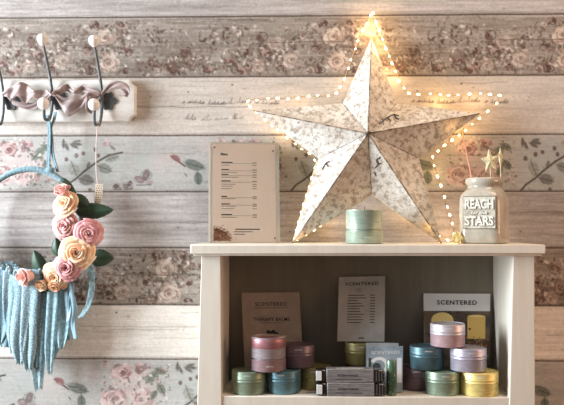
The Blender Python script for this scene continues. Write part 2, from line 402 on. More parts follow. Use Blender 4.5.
# ------------------------------------------------------------------ the shelf unit
M_unit = mat('cream_painted_wood', srgb(236,230,218), .42, noise=(7, srgb(226,218,204), .35, .7, 4, (6,6,.7)), bump=(9, .12, (12,12,1)))
M_back = mat('painted_back_panel', srgb(128,120,105), .5, noise=(5, srgb(116,108,94), .35, .7, 3, (8,1,.8)))
U = thing('shelf_unit', 'cream painted wooden shelf unit standing against the printed plank wall', 'shelf unit', (at(366,254,.1).x, .1, 0))
xl, xr = at(190,249,0).x, at(545.7,249,0).x
zb = at(282, 253.8, 0).z
top = MB().box(xl, xr, 0.0, YW-.003, zb, ZT)
top.obj('worktop', M_unit, U, bevel=.0022)
MB().box(xl+.006, xr-.006, 0.0055, YW-.004, zb-.004, zb+.001).obj('top_moulding', M_unit, U, bevel=.001)
def stile(a0, a1, b0, b1):
    # outer / inner pixel columns at the top row (254) and the bottom row (405)
    y0, y1 = .012, .034
    T = [at(a0,254,y0), at(b0,254,y0)]; B = [at(a1,405,y0), at(b1,405,y0)]
    zt = zb+.0005
    def ext(t, b_): return Vector((b_.x + (b_.x-t.x)*.12, y0, 0))
    L = [Vector((T[0].x,y0,zt)), Vector((B[0].x,y0,B[0].z)), Vector((ext(T[0],B[0]).x,y0,0)), Vector((ext(T[1],B[1]).x,y0,0)), Vector((B[1].x,y0,B[1].z)), Vector((T[1].x,y0,zt))]
    m = MB().prism(L, [p+Vector((0,y1-y0,0)) for p in L]); m.obj('front_post', M_unit, U, bevel=.0015, smooth=False)
stile(201.4, 197.2, 220.7, 221.7); stile(534.4, 535.2, 513.4, 509.4)
il = at(221.2, 320, .012).x; ir = at(513.2, 254, .012).x; ol = at(200, 300, .012).x; orr = at(534, 300, .012).x
MB().box(ol+.003, il, .0335, YW-.004, 0, zb).obj('side_panel', M_unit, U, bevel=.001)
MB().box(ir, orr-.003, .0335, YW-.004, 0, zb).obj('side_panel', M_unit, U, bevel=.001)
MB().box(il-.002, ir+.002, .183, .192, 0.02, zb).obj('back_panel', M_back, U, smooth=False)
MB().box(il, ir-.001, .014, .184, SH-.0185, SH).obj('shelf', M_unit, U, bevel=.0012)
MB().box(il, ir-.001, .016, .184, .10, .118).obj('bottom_shelf', M_unit, U, bevel=.0012)
MB().box(il, ir-.001, .018, .034, .0, .10).obj('plinth', M_unit, U, bevel=.0012)

# ------------------------------------------------------------------ tins
M_text = mat('white_print', srgb(232,232,226), .5)
M_dark = mat('black_print', srgb(40,36,34), .6)
_tin = {}
def tin_mat(name, c, rough=.38, metal=.42):
    return mat(name, srgb(*c), rough, metal, noise=(60, srgb(*[int(v*.88) for v in c]), .35, .65, 3, (1,1,6)), aniso=.4)
def curved_text(body, w, h, r, z, th0=-PI/2, bold=.02, spacing=1.1):
    vs, fs = text_fit(body, w, h, bold, spacing)
    m = MB(); m.add([(r*math.cos(th0+x/r), r*math.sin(th0+x/r), z+y) for x, y in vs], fs); return m
TXT = {}
def make_tin(label, px, py, yc, z, lid_c, body_c, group='candle tins', r=.036, h=.0465, rot=0.0, marks=True):
    p = at(px, py, yc)
    t = thing('candle_tin', label, 'tin', (p.x, yc, z), group); t['_o'] = (0,0,0)
    k = r/.036; hb = h*.52
    b = MB().lathe([(r*.93,0), (r*.965,.0012), (r*.975,.003), (r*.975,hb-.002), (r*.985,hb-.0008), (r*.985,hb)], 48); b.obj('tin_body', body_c, t)
    l = MB().lathe([(r*.99,hb+.0003), (r,hb+.0012), (r,hb+.0022), (r*.988,hb+.003), (r*.988,hb+.0065), (r*.996,hb+.0073), (r*.988,hb+.008), (r*.988,h-.0028), (r*.975,h-.0012), (r*.94,h-.0003), (r*.9,h-.0002), (r*.88,h-.0016), (r*.2,h-.0016)], 48)
    lo = l.obj('lid', lid_c, t)
    if marks: curved_text('SCENTERED', .016, .0026, r*.988+.0003, h-.0075, -PI/2-.05).obj('lid_lettering', M_text, lo, smooth=False)
    t.rotation_euler[2] = rot
    return t
T_green = tin_mat('sage_green_tin', (150,170,148)); T_teal = tin_mat('teal_tin', (104,140,150)); T_olive = tin_mat('olive_gold_tin', (166,156,104))
T_mauve = tin_mat('mauve_tin', (126,108,118)); T_pink = tin_mat('rose_pink_tin', (216,182,188)); T_silver = tin_mat('lilac_silver_tin', (190,184,200))
T_yellow = tin_mat('yellow_tin', (250,228,146), .42, .35); T_plum = tin_mat('dark_plum_tin', (128,104,110)); T_rosy = tin_mat('silver_pink_tin', (206,180,188))
T_dark = tin_mat('charcoal_tin', (84,78,84)); T_dteal = tin_mat('dark_teal_tin', (86,116,126)); T_bright = tin_mat('bright_silver_pink', (214,204,210))
L0, L1, L2 = SH+.0004, SH+.0471, SH+.0938
make_tin('sage green tin at the left end of the shelf, under the open pink tin', 249, 382, .053, L0, T_green, T_green)
make_tin('teal tin standing between the sage green tin and an olive one', 283.6, 380, .062, L0, T_teal, T_teal, rot=-.1)
make_tin('olive gold tin half hidden by the left ends of the silver boxes', 314.5, 380, .104, L0, T_olive, T_olive)
make_tin('dark mauve tin leaning-height beside the open pink tin, in front of the tan card', 297.5, 355, .094, L1, T_mauve, T_mauve, rot=.1)['label'] = 'dark mauve tin stacked right of the open pink tin, before the tan card'
make_tin('dark charcoal tin mostly hidden behind the silver boxes, under an olive tin', 362, 378, .132, L0, T_dark, T_dark)
make_tin('olive gold tin on which the grey price list card stands', 361, 352, .132, L1, T_olive, T_olive)
make_tin('dark plum tin behind the booklets, lowest under the dark teal tin', 415, 380, .108, L0, T_plum, T_plum)
make_tin('sage green tin between the dark plum tin and the yellow tin', 442.5, 382, .058, L0, T_green, T_green, rot=.08)
make_tin('bright yellow tin at the right end of the shelf', 479, 385, .0545, L0, T_yellow, T_yellow, r=.0395, h=.047, rot=-.12)
make_tin('dark teal tin stacked left of the lilac silver tin', 427, 357, .080, L1, T_dteal, T_dteal)
make_tin('lilac silver tin stacked on the yellow tin', 468.2, 359, .056, L1+.0008, T_silver, T_silver, r=.0375, rot=.05)
make_tin('silver lidded pink tin topmost of the right-hand stack', 447.6, 333, .068, L2+.0012, T_bright, T_pink, rot=-.05)
M_wax = mat('candle_wax', srgb(236,206,150), .5)
M_waxp = mat('tan_wax', srgb(196,164,140), .5)
M_wick = mat('candle_wick', srgb(70,58,48), .8)
def open_tin(label, px, py, yc, z, c_up, c_low, wax, r, hl, hb, wick, band=None):
    p = at(px, py, yc)
    t = thing('open_candle_tin', label, 'tin', (p.x, yc, z)); t['_o'] = (0,0,0)
    MB().lathe([(r*.9,0), (r*.98,.0012), (r,.003), (r,hl-.002), (r*1.01,hl-.0012), (r*1.01,hl)], 48).obj('lid', c_low, t)
    z0 = hl+.0003
    MB().lathe([(r*.90,z0), (r*.90,z0+.0012), (r*.975,z0+.0022), (r*.98,z0+.004), (r*.98,z0+hb-.003), (r*.995,z0+hb-.0018), (r*.99,z0+hb), (r*.955,z0+hb), (r*.95,z0+hb-.005), (r*.1,z0+hb-.005)], 48).obj('tin_body', c_up, t)
    if band: MB().lathe([(r*.981,z0+hb*.5), (r*.992,z0+hb*.5+.001), (r*.992,z0+hb-.004), (r*.98,z0+hb-.003)], 48).obj('colour_band', band, t)
    MB().lathe([(r*.948,z0+hb-.006), (r*.948,z0+hb-.0022), (r*.9,z0+hb-.0028), (r*.1,z0+hb-.0034)], 40).obj('wax', wax, t)
    if wick: MB().tube([(0,0,z0+hb-.005), (.0004,0,z0+hb+.002), (.0012,0,z0+hb+.007)], .0008, 6).obj('wick', M_wick, t)
    curved_text('SCENTERED', .016, .0026, r+.0005, hl*.5, -PI/2+.15).obj('lid_lettering', M_text, t, smooth=False)
open_tin('open pink tin showing tan balm, standing on its upturned lid', 268.3, 350, .048, L1, tin_mat('pale_mauve_tin', (184,174,180)), tin_mat('dusty_pink_tin', (178,150,158)), M_waxp, .0362, .0245, .044, False, tin_mat('deep_rose_tin', (180,126,132)))
open_tin('open pale green candle tin on top of the shelf unit, below the big star', 364.2, 235, .072, ZT+.0003, tin_mat('pale_green_tin', (178,196,180), .33), tin_mat('pale_green_tin', (178,196,180)), M_wax, .0385, .027, .0425, True)

# ------------------------------------------------------------------ printed cards
class Quad:
    def __init__(s, bl, br, tl, tr): s.c = [Vector(p) for p in (bl, br, tl, tr)]; s.n = (s.c[1]-s.c[0]).cross(s.c[2]-s.c[0]).normalized()
    def P(s, u, v, d=0):
        a, b, c, e = s.c; return a*(1-u)*(1-v)+b*u*(1-v)+c*(1-u)*v+e*u*v + s.n*d
    def rect(s, m, u0, u1, v0, v1, d, t=.0003, nu=1):
        m.prism([s.P(u0,v0,d), s.P(u1,v0,d), s.P(u1,v1,d), s.P(u0,v1,d)], [s.P(u0,v0,d-t), s.P(u1,v0,d-t), s.P(u1,v1,d-t), s.P(u0,v1,d-t)]); return m
    def size(s): return (s.c[1]-s.c[0]).length, (s.c[2]-s.c[0]).length
    def text(s, m, body, u, v, wu, hv, d=.0005, bold=.01, spacing=1.0):
        vs, fs = text_fit(body, wu, hv, bold, spacing); m.add([s.P(u+x, v+y, d) for x, y in vs], fs); return m
    def disc(s, m, u, v, ru, rv, d, n=20, a0=0, a1=2*PI):
        pts = [s.P(u+ru*math.cos(a0+(a1-a0)*i/n), v+rv*math.sin(a0+(a1-a0)*i/n), d) for i in range(n if a1-a0 > 6.2 else n+1)]
        if a1-a0 <= 6.2: pts = [s.P(u, v, d)]+pts
        m.add(pts, [tuple(range(len(pts)))]); return m
def card(name, label, cat, q, thick, m, group=None):
    base_ = (q.c[0]+q.c[1])/2
    t = thing(name, label, cat, tuple(base_), group)
    mb = MB(); q.rect(mb, 0, 1, 0, 1, 0, thick); mb.obj('card' if 'card' in name else 'cover', m, t, smooth=False)
    return t

M_tan = mat('tan_card', srgb(178,162,148), .6, noise=(40, srgb(168,152,138), .4, .6, 3, (1,1,1)))
yb = .138
q1 = Quad(at(245.5,383,yb), at(304.5,383,yb), at(241.3,292.6,.178), at(299.3,292.2,.178))
for c in (0,1): q1.c[c].z = SH+.0006
q1 = Quad(*q1.c)
t = card('tan_card', 'tan card reading therapy balms leaning on the back panel behind pink tin', 'card', q1, .0012, M_tan)
m = MB(); q1.text(m, 'SCENTERED', .5, .87, .54, .040, bold=.005, spacing=1.15); q1.text(m, 'THERAPY BALMS', .5, .70, .62, .040, bold=.005, spacing=1.1)
q1.rect(m, .22, .80, .825, .829, .0003); q1.rect(m, .3, .72, .66, .663, .0003)
m.obj('lettering', M_dark, t, smooth=False)
m = MB(); rr = random.Random(3)
for k in range(9): q1.disc(m, .5+rr.uniform(-.07,.07), .535+rr.uniform(-.02,.035), .035, .02, .0004+k*.00002, 10)
m.obj('printed_motif', M_dark, t, smooth=False)

M_grey = mat('grey_card', srgb(196,192,186), .6, noise=(30, srgb(184,180,174), .4, .6, 3, (1,1,1)))
z2 = L2+.0006
q2 = Quad(at(337.2,341,.125), at(384.4,341,.125), at(339,277,.176), at(385.2,276,.176))
for c in (0,1): q2.c[c].z = z2
q2 = Quad(*q2.c)
t = card('price_card', 'pale grey price list card standing on an olive tin, mid shelf', 'card', q2, .0012, M_grey)
m = MB(); q2.text(m, 'SCENTERED', .5, .885, .72, .05, bold=.02, spacing=1.15)
for k in range(11):
    v = .70-.042*k
    w_ = [.36,.40,.22,.30,.34,.26,.28,.36,.30,.34,.30][k]
    q2.rect(m, .2, .2+w_, v, v+.011, .0003); q2.rect(m, .68, .79, v, v+.011, .0003)
q2.text(m, '•••', .5, .05, .12, .022, bold=.03)
m.obj('lettering', M_dark, t, smooth=False)
m = MB()
for k in range(14):
    a = k*.7; q2.rect(m, .42+.1*math.cos(a)*k/14, .46+.1*math.cos(a)*k/14, .77+.03*math.sin(a), .785+.03*math.sin(a), .0002)
m.obj('printed_motif', mat('pale_grey_print', srgb(160,156,150), .6), t, smooth=False)

# candle brochure
M_pale = mat('white_card', srgb(226,224,220), .5)
q3 = Quad(at(424.5,383,yb), at(489,383,yb), at(423.6,293.4,.178), at(490.3,293.8,.178))
for c in (0,1): q3.c[c].z = SH+.0006
q3 = Quad(*q3.c)
t = card('brochure_card', 'brochure with white title strip and yellow candle photo leaning at right', 'brochure', q3, .0015, M_pale)
m = MB(); q3.rect(m, 0, 1, 0, .805, .0003); m.obj('printed_photo', mat('brown_photo_print', srgb(104,84,66), .35, noise=(28, srgb(58,50,42), .42, .6, 4, (1,1,1))), t, smooth=False)
m = MB(); q3.text(m, 'SCENTERED', .5, .90, .60, .05, bold=.025, spacing=1.15); m.obj('lettering', M_dark, t, smooth=False)
m = MB(); q3.rect(m, .66, .93, .50, .745, .0006); q3.disc(m, .795, .745, .135, .02, .0006); m.obj('printed_candle', mat('yellow_candle_print', srgb(224,184,100), .4), t, smooth=False)
m = MB(); q3.disc(m, .795, .748, .12, .013, .0008); m.obj('printed_wax', mat('pale_wax_print', srgb(238,206,130), .4), t, smooth=False)
m = MB(); q3.disc(m, .28, .70, .17, .09, .0006); m.obj('printed_shape', mat('pale_wax_print', srgb(238,206,130), .4), t, smooth=False)
m = MB(); rr = random.Random(8)
for k in range(60): q3.disc(m, rr.uniform(.62,.98), rr.gauss(.42,.05), .018, .014, .0007+k*.00001, 7)
m.obj('printed_berries', mat('berry_print', srgb(84,48,26), .4), t, smooth=False)
m = MB()
for k in range(26): q3.disc(m, rr.uniform(.62,.98), rr.gauss(.43,.05), .012, .009, .0014+k*.00001, 7)
m.obj('printed_spice', mat('spice_print', srgb(196,132,52), .4), t, smooth=False)

# small booklets
M_bk = mat('blue_grey_booklet', srgb(168,180,190), .35, noise=(22, srgb(120,134,146), .35, .65, 4, (1,1,1)))
qb = Quad(at(366,389,.062), at(399,389,.062), at(366,342.6,.090), at(398.6,343,.090))
for c in (0,1): qb.c[c].z = SH+.002
qb = Quad(*qb.c)
card('booklet', 'small blue grey booklet, the rear of the leaning pair', 'booklet', qb, .002, mat('silver_booklet', srgb(176,180,184), .4, noise=(20, srgb(150,154,160), .4, .6, 3, (1,1,1))), 'small booklets')
qf = Quad(at(366.6,391,.053), at(402.6,391,.053), at(366.8,347,.083), at(403,346,.083))
for c in (0,1): qf.c[c].z = SH+.002
qf = Quad(*qf.c)
t = card('booklet', 'small booklet with white swirl picture, front of the leaning pair', 'booklet', qf, .002, M_bk, 'small booklets')
m = MB(); qf.text(m, 'SCENTERED', .52, .865, .78, .07, bold=.02, spacing=1.1); m.obj('lettering', mat('pale_print', srgb(226,230,234), .5), t, smooth=False)
m = MB()
for k in range(26):
    a0, a1 = -2.6+k*.2, -2.6+(k+1)*.2
    m.add([qf.P(.34+.17*math.cos(a0), .57+.13*math.sin(a0), .0005), qf.P(.34+.27*math.cos(a0), .57+.2*math.sin(a0), .0005), qf.P(.34+.27*math.cos(a1), .57+.2*math.sin(a1), .0005), qf.P(.34+.17*math.cos(a1), .57+.13*math.sin(a1), .0005)], [(0,1,2,3)])
qf.rect(m, .84, .97, .2, .74, .0005); m.obj('printed_swirl', mat('white_print_gloss', srgb(236,238,240), .35), t, smooth=False)
m = MB(); qf.disc(m, .27, .56, .11, .08, .0007); qf.rect(m, .05, .12, .3, .75, .0005); m.obj('printed_dark_shape', mat('dark_teal_print', srgb(62,74,72), .35), t, smooth=False)  # dark shapes printed within the picture

# green tube beside the boxes
p = at(391.2, 391, .040)
t = thing('roller_tube', 'dark green upright tube standing in front of the booklets', 'tube', (p.x, .034, SH+.0004)); t['_o'] = (0,0,0)
M_gt = mat('dark_green_tube', srgb(62,90,68), .25, .3, coat=.5, noise=(120, srgb(100,134,104), .45, .7, 3, (1,1,2)))
MB().lathe([(.0098,0), (.0104,.001), (.0104,.042), (.0100,.043)], 32).obj('tube_body', M_gt, t)
MB().lathe([(.0101,.0432), (.0104,.044), (.0104,.068), (.0098,.0695), (.004,.07)], 32).obj('cap', mat('mid_green_cap', srgb(104,134,112), .3, .4, coat=.4), t)

# silver boxes
M_sil = mat('silver_carton', srgb(158,156,156), .42, .35, noise=(16, srgb(120,118,120), .38, .62, 5, (3,3,30)))
M_blk = mat('black_glossy_end', srgb(26,24,26), .15, coat=.6)
M_chr = mat('chrome_highlight', srgb(240,242,242), .25, .2)
def carton(label, z0, yj, xo):
    a, b_ = at(315.8+xo, 385, .016+yj).x, at(385.2+xo, 385, .016+yj).x; h = .0268; y0, y1 = .016+yj, .047+yj
    t = thing('silver_box', label, 'box', ((a+b_)/2, (y0+y1)/2, z0), 'long silver boxes')
    w = b_-a
    MB().box(a+w*.16, a+w*.84, y0, y1, z0, z0+h).obj('sleeve', M_sil, t, bevel=.0012)
    MB().box(a, a+w*.165, y0+.0009, y1-.0009, z0+.0008, z0+h-.0008).obj('end_cap', M_blk, t, bevel=.004)
    MB().box(a+w*.835, b_, y0+.0009, y1-.0009, z0+.0008, z0+h-.0008).obj('end_cap', M_blk, t, bevel=.004)
    MB().box(a+w*.008, a+w*.09, y0-.0004, y0+.002, z0+.004, z0+h-.004).obj('highlight_panel', M_chr, t, bevel=.0008)  # white highlight of the glossy end, put into the panel's colour
    m = MB()
    for k in range(3): m.box(a+w*(.87+.04*k), a+w*(.885+.04*k), y0+.0003, y0+.002, z0+.003, z0+h-.003)
    m.obj('ridged_panel', mat('grey_ridge', srgb(110,108,108), .35, .5), t)
    qq = Quad((a+w*.16,y0,z0), (a+w*.84,y0,z0), (a+w*.16,y0,z0+h), (a+w*.84,y0,z0+h))
    m = MB(); qq.text(m, 'SCENTERED', .45, .55, .44, .15, .0003, bold=.02, spacing=1.1); qq.rect(m, .2,.75,.24,.28,.0003); m.obj('lettering', M_dark, t, smooth=False)
    qq = Quad((a+w*.16,y0,z0+h), (a+w*.84,y0,z0+h), (a+w*.16,y1,z0+h), (a+w*.84,y1,z0+h))
    m = MB(); qq.text(m, 'SCENTERED', .5, .4, .6, .3, .0003, bold=.03, spacing=1.1); m.obj('top_lettering', M_text, t, smooth=False)
carton('long silver box with black ends, the lower of the two', SH+.0003, 0, .3)
carton('long silver box with black ends, the upper of the two', SH+.0273, .001, -.3)

# ------------------------------------------------------------------ acrylic menu holder on the unit
M_acr = mat('clear_acrylic', (.93,.95,.94,1), .06, trans=1.0)
_mats['clear_acrylic'].node_tree.nodes['Principled BSDF'].inputs['IOR'].default_value = 1.2
ya, yb2 = .150, .178
qm = Quad(at(208.5,244,ya), at(280,244,ya), at(208.8,142.2,yb2), at(279,143.2,yb2))
for c in (0,1): qm.c[c].z = ZT+.0008
qm = Quad(*qm.c)
t = thing('menu_holder', 'clear acrylic holder with a beige printed menu on top of unit', 'sign', tuple((qm.c[0]+qm.c[1])/2))
m = MB(); qm.rect(m, 0, 1, 0, 1, .0, .0025); m.obj('back_sheet', mat('frosted_acrylic_edge', srgb(206,192,176), .25, coat=.5), t, smooth=False)
m = MB(); qm.rect(m, .055, .945, .0, .985, .0006, .0005); m.obj('menu_paper', mat('beige_paper', srgb(232,204,184), .7), t, smooth=False)
m = MB(); qm.text(m, 'Menu', .22, .88, .1, .028, .0009, bold=.04)
rows = [(.762,.16,1),(.735,.12,0),(.69,.11,1),(.664,.22,0),(.64,.10,1),(.615,.24,0),(.575,.13,1),(.545,.2,0),(.525,.16,0),(.50,.14,0),(.42,.08,1),(.40,.2,0),(.345,.12,1),(.325,.2,0),(.3,.18,0),(.24,.15,1),(.215,.22,0)]
md = MB()
for v, w_, hd in rows:
    qm.rect(m if hd else md, .18, .18+w_, v+.03, v+.03+(.009 if hd else .005), .0009)
    if hd: qm.rect(md, .18, .68, v+.022, v+.0245, .0009)
    qm.rect(md, .62, .68, v+.03, v+.036, .0009)
for v, a, w_ in ((.125,.38,.34), (.10,.36,.26), (.075,.36,.15)): qm.rect(m if v > .12 else md, a, a+w_, v, v+.009, .0009)
m.obj('lettering', M_dark, t, smooth=False); md.obj('fine_print', mat('brown_print', srgb(140,116,98), .6), t, smooth=False)
m = MB(); rr = random.Random(4)
for k in range(420):
    a = rr.uniform(0, PI/2); rad = (rr.random()**.6)*(1 if rr.random() < .9 else 1.18)
    u, v = .07+.27*rad*math.cos(a), .015+.145*rad*math.sin(a)
    m.add([qm.P(u+rr.uniform(-.014,.014), v+rr.uniform(-.009,.009), .001+k*3e-6) for _ in range(4)], [(0,1,2,3)])
m.obj('printed_seeds', mat('brown_seed_print', srgb(150,96,62), .6, noise=(300, srgb(96,56,36), .45, .55, 2, (1,1,1))), t, smooth=False)
m = MB(); qm.disc(m, .07, .015, .23, .125, .00095, 24, 0, PI/2); m.obj('printed_seed_heap', mat('seed_heap_print', srgb(186,134,100), .6, noise=(260, srgb(120,72,46), .45, .6, 2, (1,1,1))), t, smooth=False)
m = MB(); qm.rect(m, 0, 1, 0, 1, .0042, .0028); m.obj('acrylic_sheet', M_acr, t, smooth=False)
for (u, v) in ((.085,.945), (.915,.915), (.93,.04), (.08,.05)):
    c_ = qm.P(u, v, .0042); c2 = qm.P(u, v, .0068)
    MB().tube([c_, c2], [.0021, .0018], 12).obj('fixing_screw', mat('brass_screw', srgb(120,100,78), .35, .8), t)

# ------------------------------------------------------------------ the big star
def m_star():
    m = bpy.data.materials.new('whitewashed_printed_wood'); m.use_nodes = True; nt = m.node_tree; b = nt.nodes['Principled BSDF']; b.inputs['Roughness'].default_value = .62
    tc = nt.nodes.new('ShaderNodeTexCoord')
    def noise(sc, det, sv=(1,1,1), rough=.6):
        mp = nt.nodes.new('ShaderNodeMapping'); mp.inputs['Scale'].default_value = sv; nt.links.new(tc.outputs['Object'], mp.inputs[0])
        n = nt.nodes.new('ShaderNodeTexNoise'); n.inputs['Scale'].default_value = sc; n.inputs['Detail'].default_value = det; n.inputs['Roughness'].default_value = rough
        nt.links.new(mp.outputs[0], n.inputs['Vector']); return n.outputs['Fac']
    def rng_(f, a, b_, lo=0, hi=1):
        r_ = nt.nodes.new('ShaderNodeMapRange'); r_.inputs[1].default_value = a; r_.inputs[2].default_value = b_; r_.inputs[3].default_value = lo; r_.inputs[4].default_value = hi
        nt.links.new(f, r_.inputs[0]); return r_.outputs[0]
    def mix(f, a, b_):
        x = nt.nodes.new('ShaderNodeMix'); x.data_type = 'RGBA'; nt.links.new(f, x.inputs[0])
        for s_, v in ((6, a), (7, b_)):
            if isinstance(v, tuple): x.inputs[s_].default_value = v
            else: nt.links.new(v, x.inputs[s_])
        return x.outputs[2]
    c = mix(rng_(noise(14, 4), .35, .65), srgb(236,232,224), srgb(206,196,184))
    c = mix(rng_(noise(95, 6), .48, .62, 0, .8), c, srgb(150,132,114))
    vo = nt.nodes.new('ShaderNodeTexVoronoi'); vo.feature = 'DISTANCE_TO_EDGE'; vo.inputs['Scale'].default_value = 130
    dn = nt.nodes.new('ShaderNodeTexNoise'); dn.inputs['Scale'].default_value = 60; nt.links.new(tc.outputs['Object'], dn.inputs['Vector'])
    mxv = nt.nodes.new('ShaderNodeMix'); mxv.data_type = 'VECTOR'; mxv.inputs[0].default_value = .06; nt.links.new(tc.outputs['Object'], mxv.inputs[4]); nt.links.new(dn.outputs['Color'], mxv.inputs[5])
    nt.links.new(mxv.outputs[1], vo.inputs['Vector'])
    c = mix(rng_(vo.outputs['Distance'], 0, .05, .7, 0), c, srgb(122,100,82))
    c = mix(rng_(noise(26, 6, (1,1,1), .75), .64, .70, 0, .8), c, srgb(96,82,74))
    nt.links.new(c, b.inputs['Base Color'])
    bp = nt.nodes.new('ShaderNodeBump'); bp.inputs['Strength'].default_value = .5; bp.inputs['Distance'].default_value = .002
    nt.links.new(noise(150, 4), bp.inputs['Height']); nt.links.new(bp.outputs[0], b.inputs['Normal'])
    return m
M_star = m_star()
def ysil(py): return YW - (.022 + .066*(py-38)/207)
tips = [(371.5,38), (480,113.5), (441.5,243.2), (292.5,243.2), (253.5,110.5)]
inn = [(397,103.5), (418.5,158), (371.5,194.5), (319,158.5), (343,103.5)]
def P3(p, off=0): return at(p[0], p[1], ysil(p[1])-off)
Cc = at(368, 133.5, ysil(133)-.066)
root = thing('star_ornament', 'large whitewashed five-pointed wooden star leaning on wall above shelf unit', 'star', (P3(tips[2]).x*.5+P3(tips[3]).x*.5, ysil(243), ZT))
m = MB(); ring = []
for i in range(5): ring += [P3(tips[i]), P3(inn[i])]
# each facet is subdivided a little and slightly bowed so that its surface is not dead flat
bk = [p+Vector((0,.006,0)) for p in ring]
nseg = 6
for i in range(10):
    a, b_ = ring[i], ring[(i+1) % 10]
    # triangle C-a-b
    rows_ = []
    for j in range(nseg+1):
        t_ = j/nseg; l_ = Cc.lerp(a, t_); r_ = Cc.lerp(b_, t_)
        rows_.append([l_.lerp(r_, k/max(1, j)) for k in range(j+1)] if j else [Cc.copy()])
    nrm = (a-Cc).cross(b_-Cc).normalized()
    if nrm.y > 0: nrm = -nrm
    base_i = len(m.v); ids = []
    for j, rw in enumerate(rows_):
        ids.append([])
        for k, p in enumerate(rw):
            edge = j == 0 or k == 0 or k == j or j == nseg
            ids[-1].append(len(m.v)); m.v.append(tuple(p - nrm*(0 if edge else .0012)))
    for j in range(nseg):
        for k in range(j+1):
            m.f.append((ids[j][k], ids[j+1][k], ids[j+1][k+1]))
            if k < j: m.f.append((ids[j][k], ids[j+1][k+1], ids[j][k+1]))
    m.add([a, b_, bk[(i+1) % 10], bk[i]], [(0,1,2,3)])
Cb = sum(bk, Vector())/10
for i in range(10): m.add([Cb, bk[i], bk[(i+1) % 10]], [(0,2,1)])
o = m.obj('star_shell', M_star, root, smooth=False)
M_seam = mat('dark_worn_edge', srgb(92,80,70), .7, noise=(80, srgb(170,156,140), .45, .6, 3, (1,1,1)))
rr = random.Random(12)
def seam(a, b_, r0, r1):
    pts = []
    for k in range(15):
        t_ = k/14; pts.append(a.lerp(b_, t_)+Vector((rr.uniform(-.0004,.0004), -.0002, rr.uniform(-.0004,.0004))))
    MB().tube(pts, [r0+(r1-r0)*k/14+rr.uniform(0,.0005) for k in range(15)], 6).obj('ridge_seam', M_seam, root)
for i in range(5): seam(Cc, P3(tips[i]), .0016, .0008)
for i in range(5): seam(Cc, P3(inn[i]), .0004, .0003)
M_rim = mat('pale_rim', srgb(206,192,170), .6, noise=(90, srgb(140,120,98), .5, .65, 3, (1,1,1)))
MB().tube([p + Vector((0,.002,0)) for i in range(10) for p in (ring[i], ring[i].lerp(ring[(i+1)%10], .5))], .0013, 6, closed=True).obj('rim', M_rim, root)
# printed scroll on the right-hand arm
def onface(px, py, a, b_, off=.0006):
    n_ = (a-Cc).cross(b_-Cc).normalized()
    if n_.y > 0: n_ = -n_
    d = ray(px, py); t_ = (Cc-CAM).dot(n_)/d.dot(n_); return CAM + d*t_ + n_*off
def motif(strokes, a, b_, name='printed_scroll'):
    m = MB()
    for pts, w_ in strokes: m.tube([onface(x, y, a, b_) for x, y in pts], w_, 5)
    m.obj(name, M_dark2, root)
M_dark2 = mat('charcoal_print', srgb(70,62,56), .7)
motif([([(379,124),(383,121),(387,118),(390,116),(394,114.5),(399,116)], .0011), ([(390,116),(388,119),(391,121),(389,123)], .0008), ([(394,114.5),(396,118),(399,119.5)], .0012), ([(384,120),(381,119),(378,121)], .0008), ([(383,121),(384,125)], .0007)], P3(inn[0]), P3(tips[1]))
motif([([(375,168),(378,164),(376,160),(380,157)], .0010), ([(378,164),(381,163)], .0011), ([(374,172),(376,176)], .0007)], P3(inn[2]), P3(tips[2]))
motif([([(322,170),(324,166),(326,163),(330,161)], .0010), ([(326,163),(328,167)], .0009)], P3(tips[3]), P3(inn[3]))
MB().tube([Cc+Vector((.004,.001,.004)), Cc+Vector((-.001,-.0015,.0)), Cc+Vector((-.004,.001,-.003))], .0022, 8).obj('centre_chip', M_dark2, root)

# ------------------------------------------------------------------ fairy lights bent to a star
M_wire = mat('copper_wire', srgb(214,176,128), .35, .7)
def emis(name, col, st):
    m = mat(name, srgb(255,236,190), .4, emit=col, estr=st); return m
M_bulb = emis('warm_led', (1.0, .70, .33, 1), 14)
FL = thing('fairy_lights', 'string of warm fairy lights bent into a star outline behind the star', 'fairy lights', tuple(at(375, 243, YW-.05)))
def yl(py): return YW - (.010 + .060*max(0, py-12)/231)
path = [(373,13), (363,30), (356,46), (351,60), (345,77), (339,90), (333,95), (322,96), (310,96), (300,97), (288,99), (275,98.5), (262,99), (250,100), (245,102.5),
        (256,112), (268,122), (282,134), (297,146), (312,156), (317,162), (311,180), (305,200), (299,221), (293,242), (305,236), (319,227), (334,217), (350,206), (366,196), (372.5,193.5),
        (382,200), (396,210), (412,221), (430,231), (444,239), (457,243), (452,225), (446,203), (440,182), (434,164), (432,157), (440,149), (450,142), (462,133), (472,124), (482,116), (492,108), (501,98), (501,95.5),
        (490,94), (476,93), (463,95), (450,95), (437,94), (427,94.5), (415,94), (406,92), (401,84), (396,72), (391,60), (386,48), (381,36), (376,22)]
def pl(p, off=0): return at(p[0], p[1], yl(p[1])-off)
rr = random.Random(31)
wp = [pl(p) for p in path]
MB().tube(wp, .0009, 6, closed=True).obj('wire', M_wire, FL)
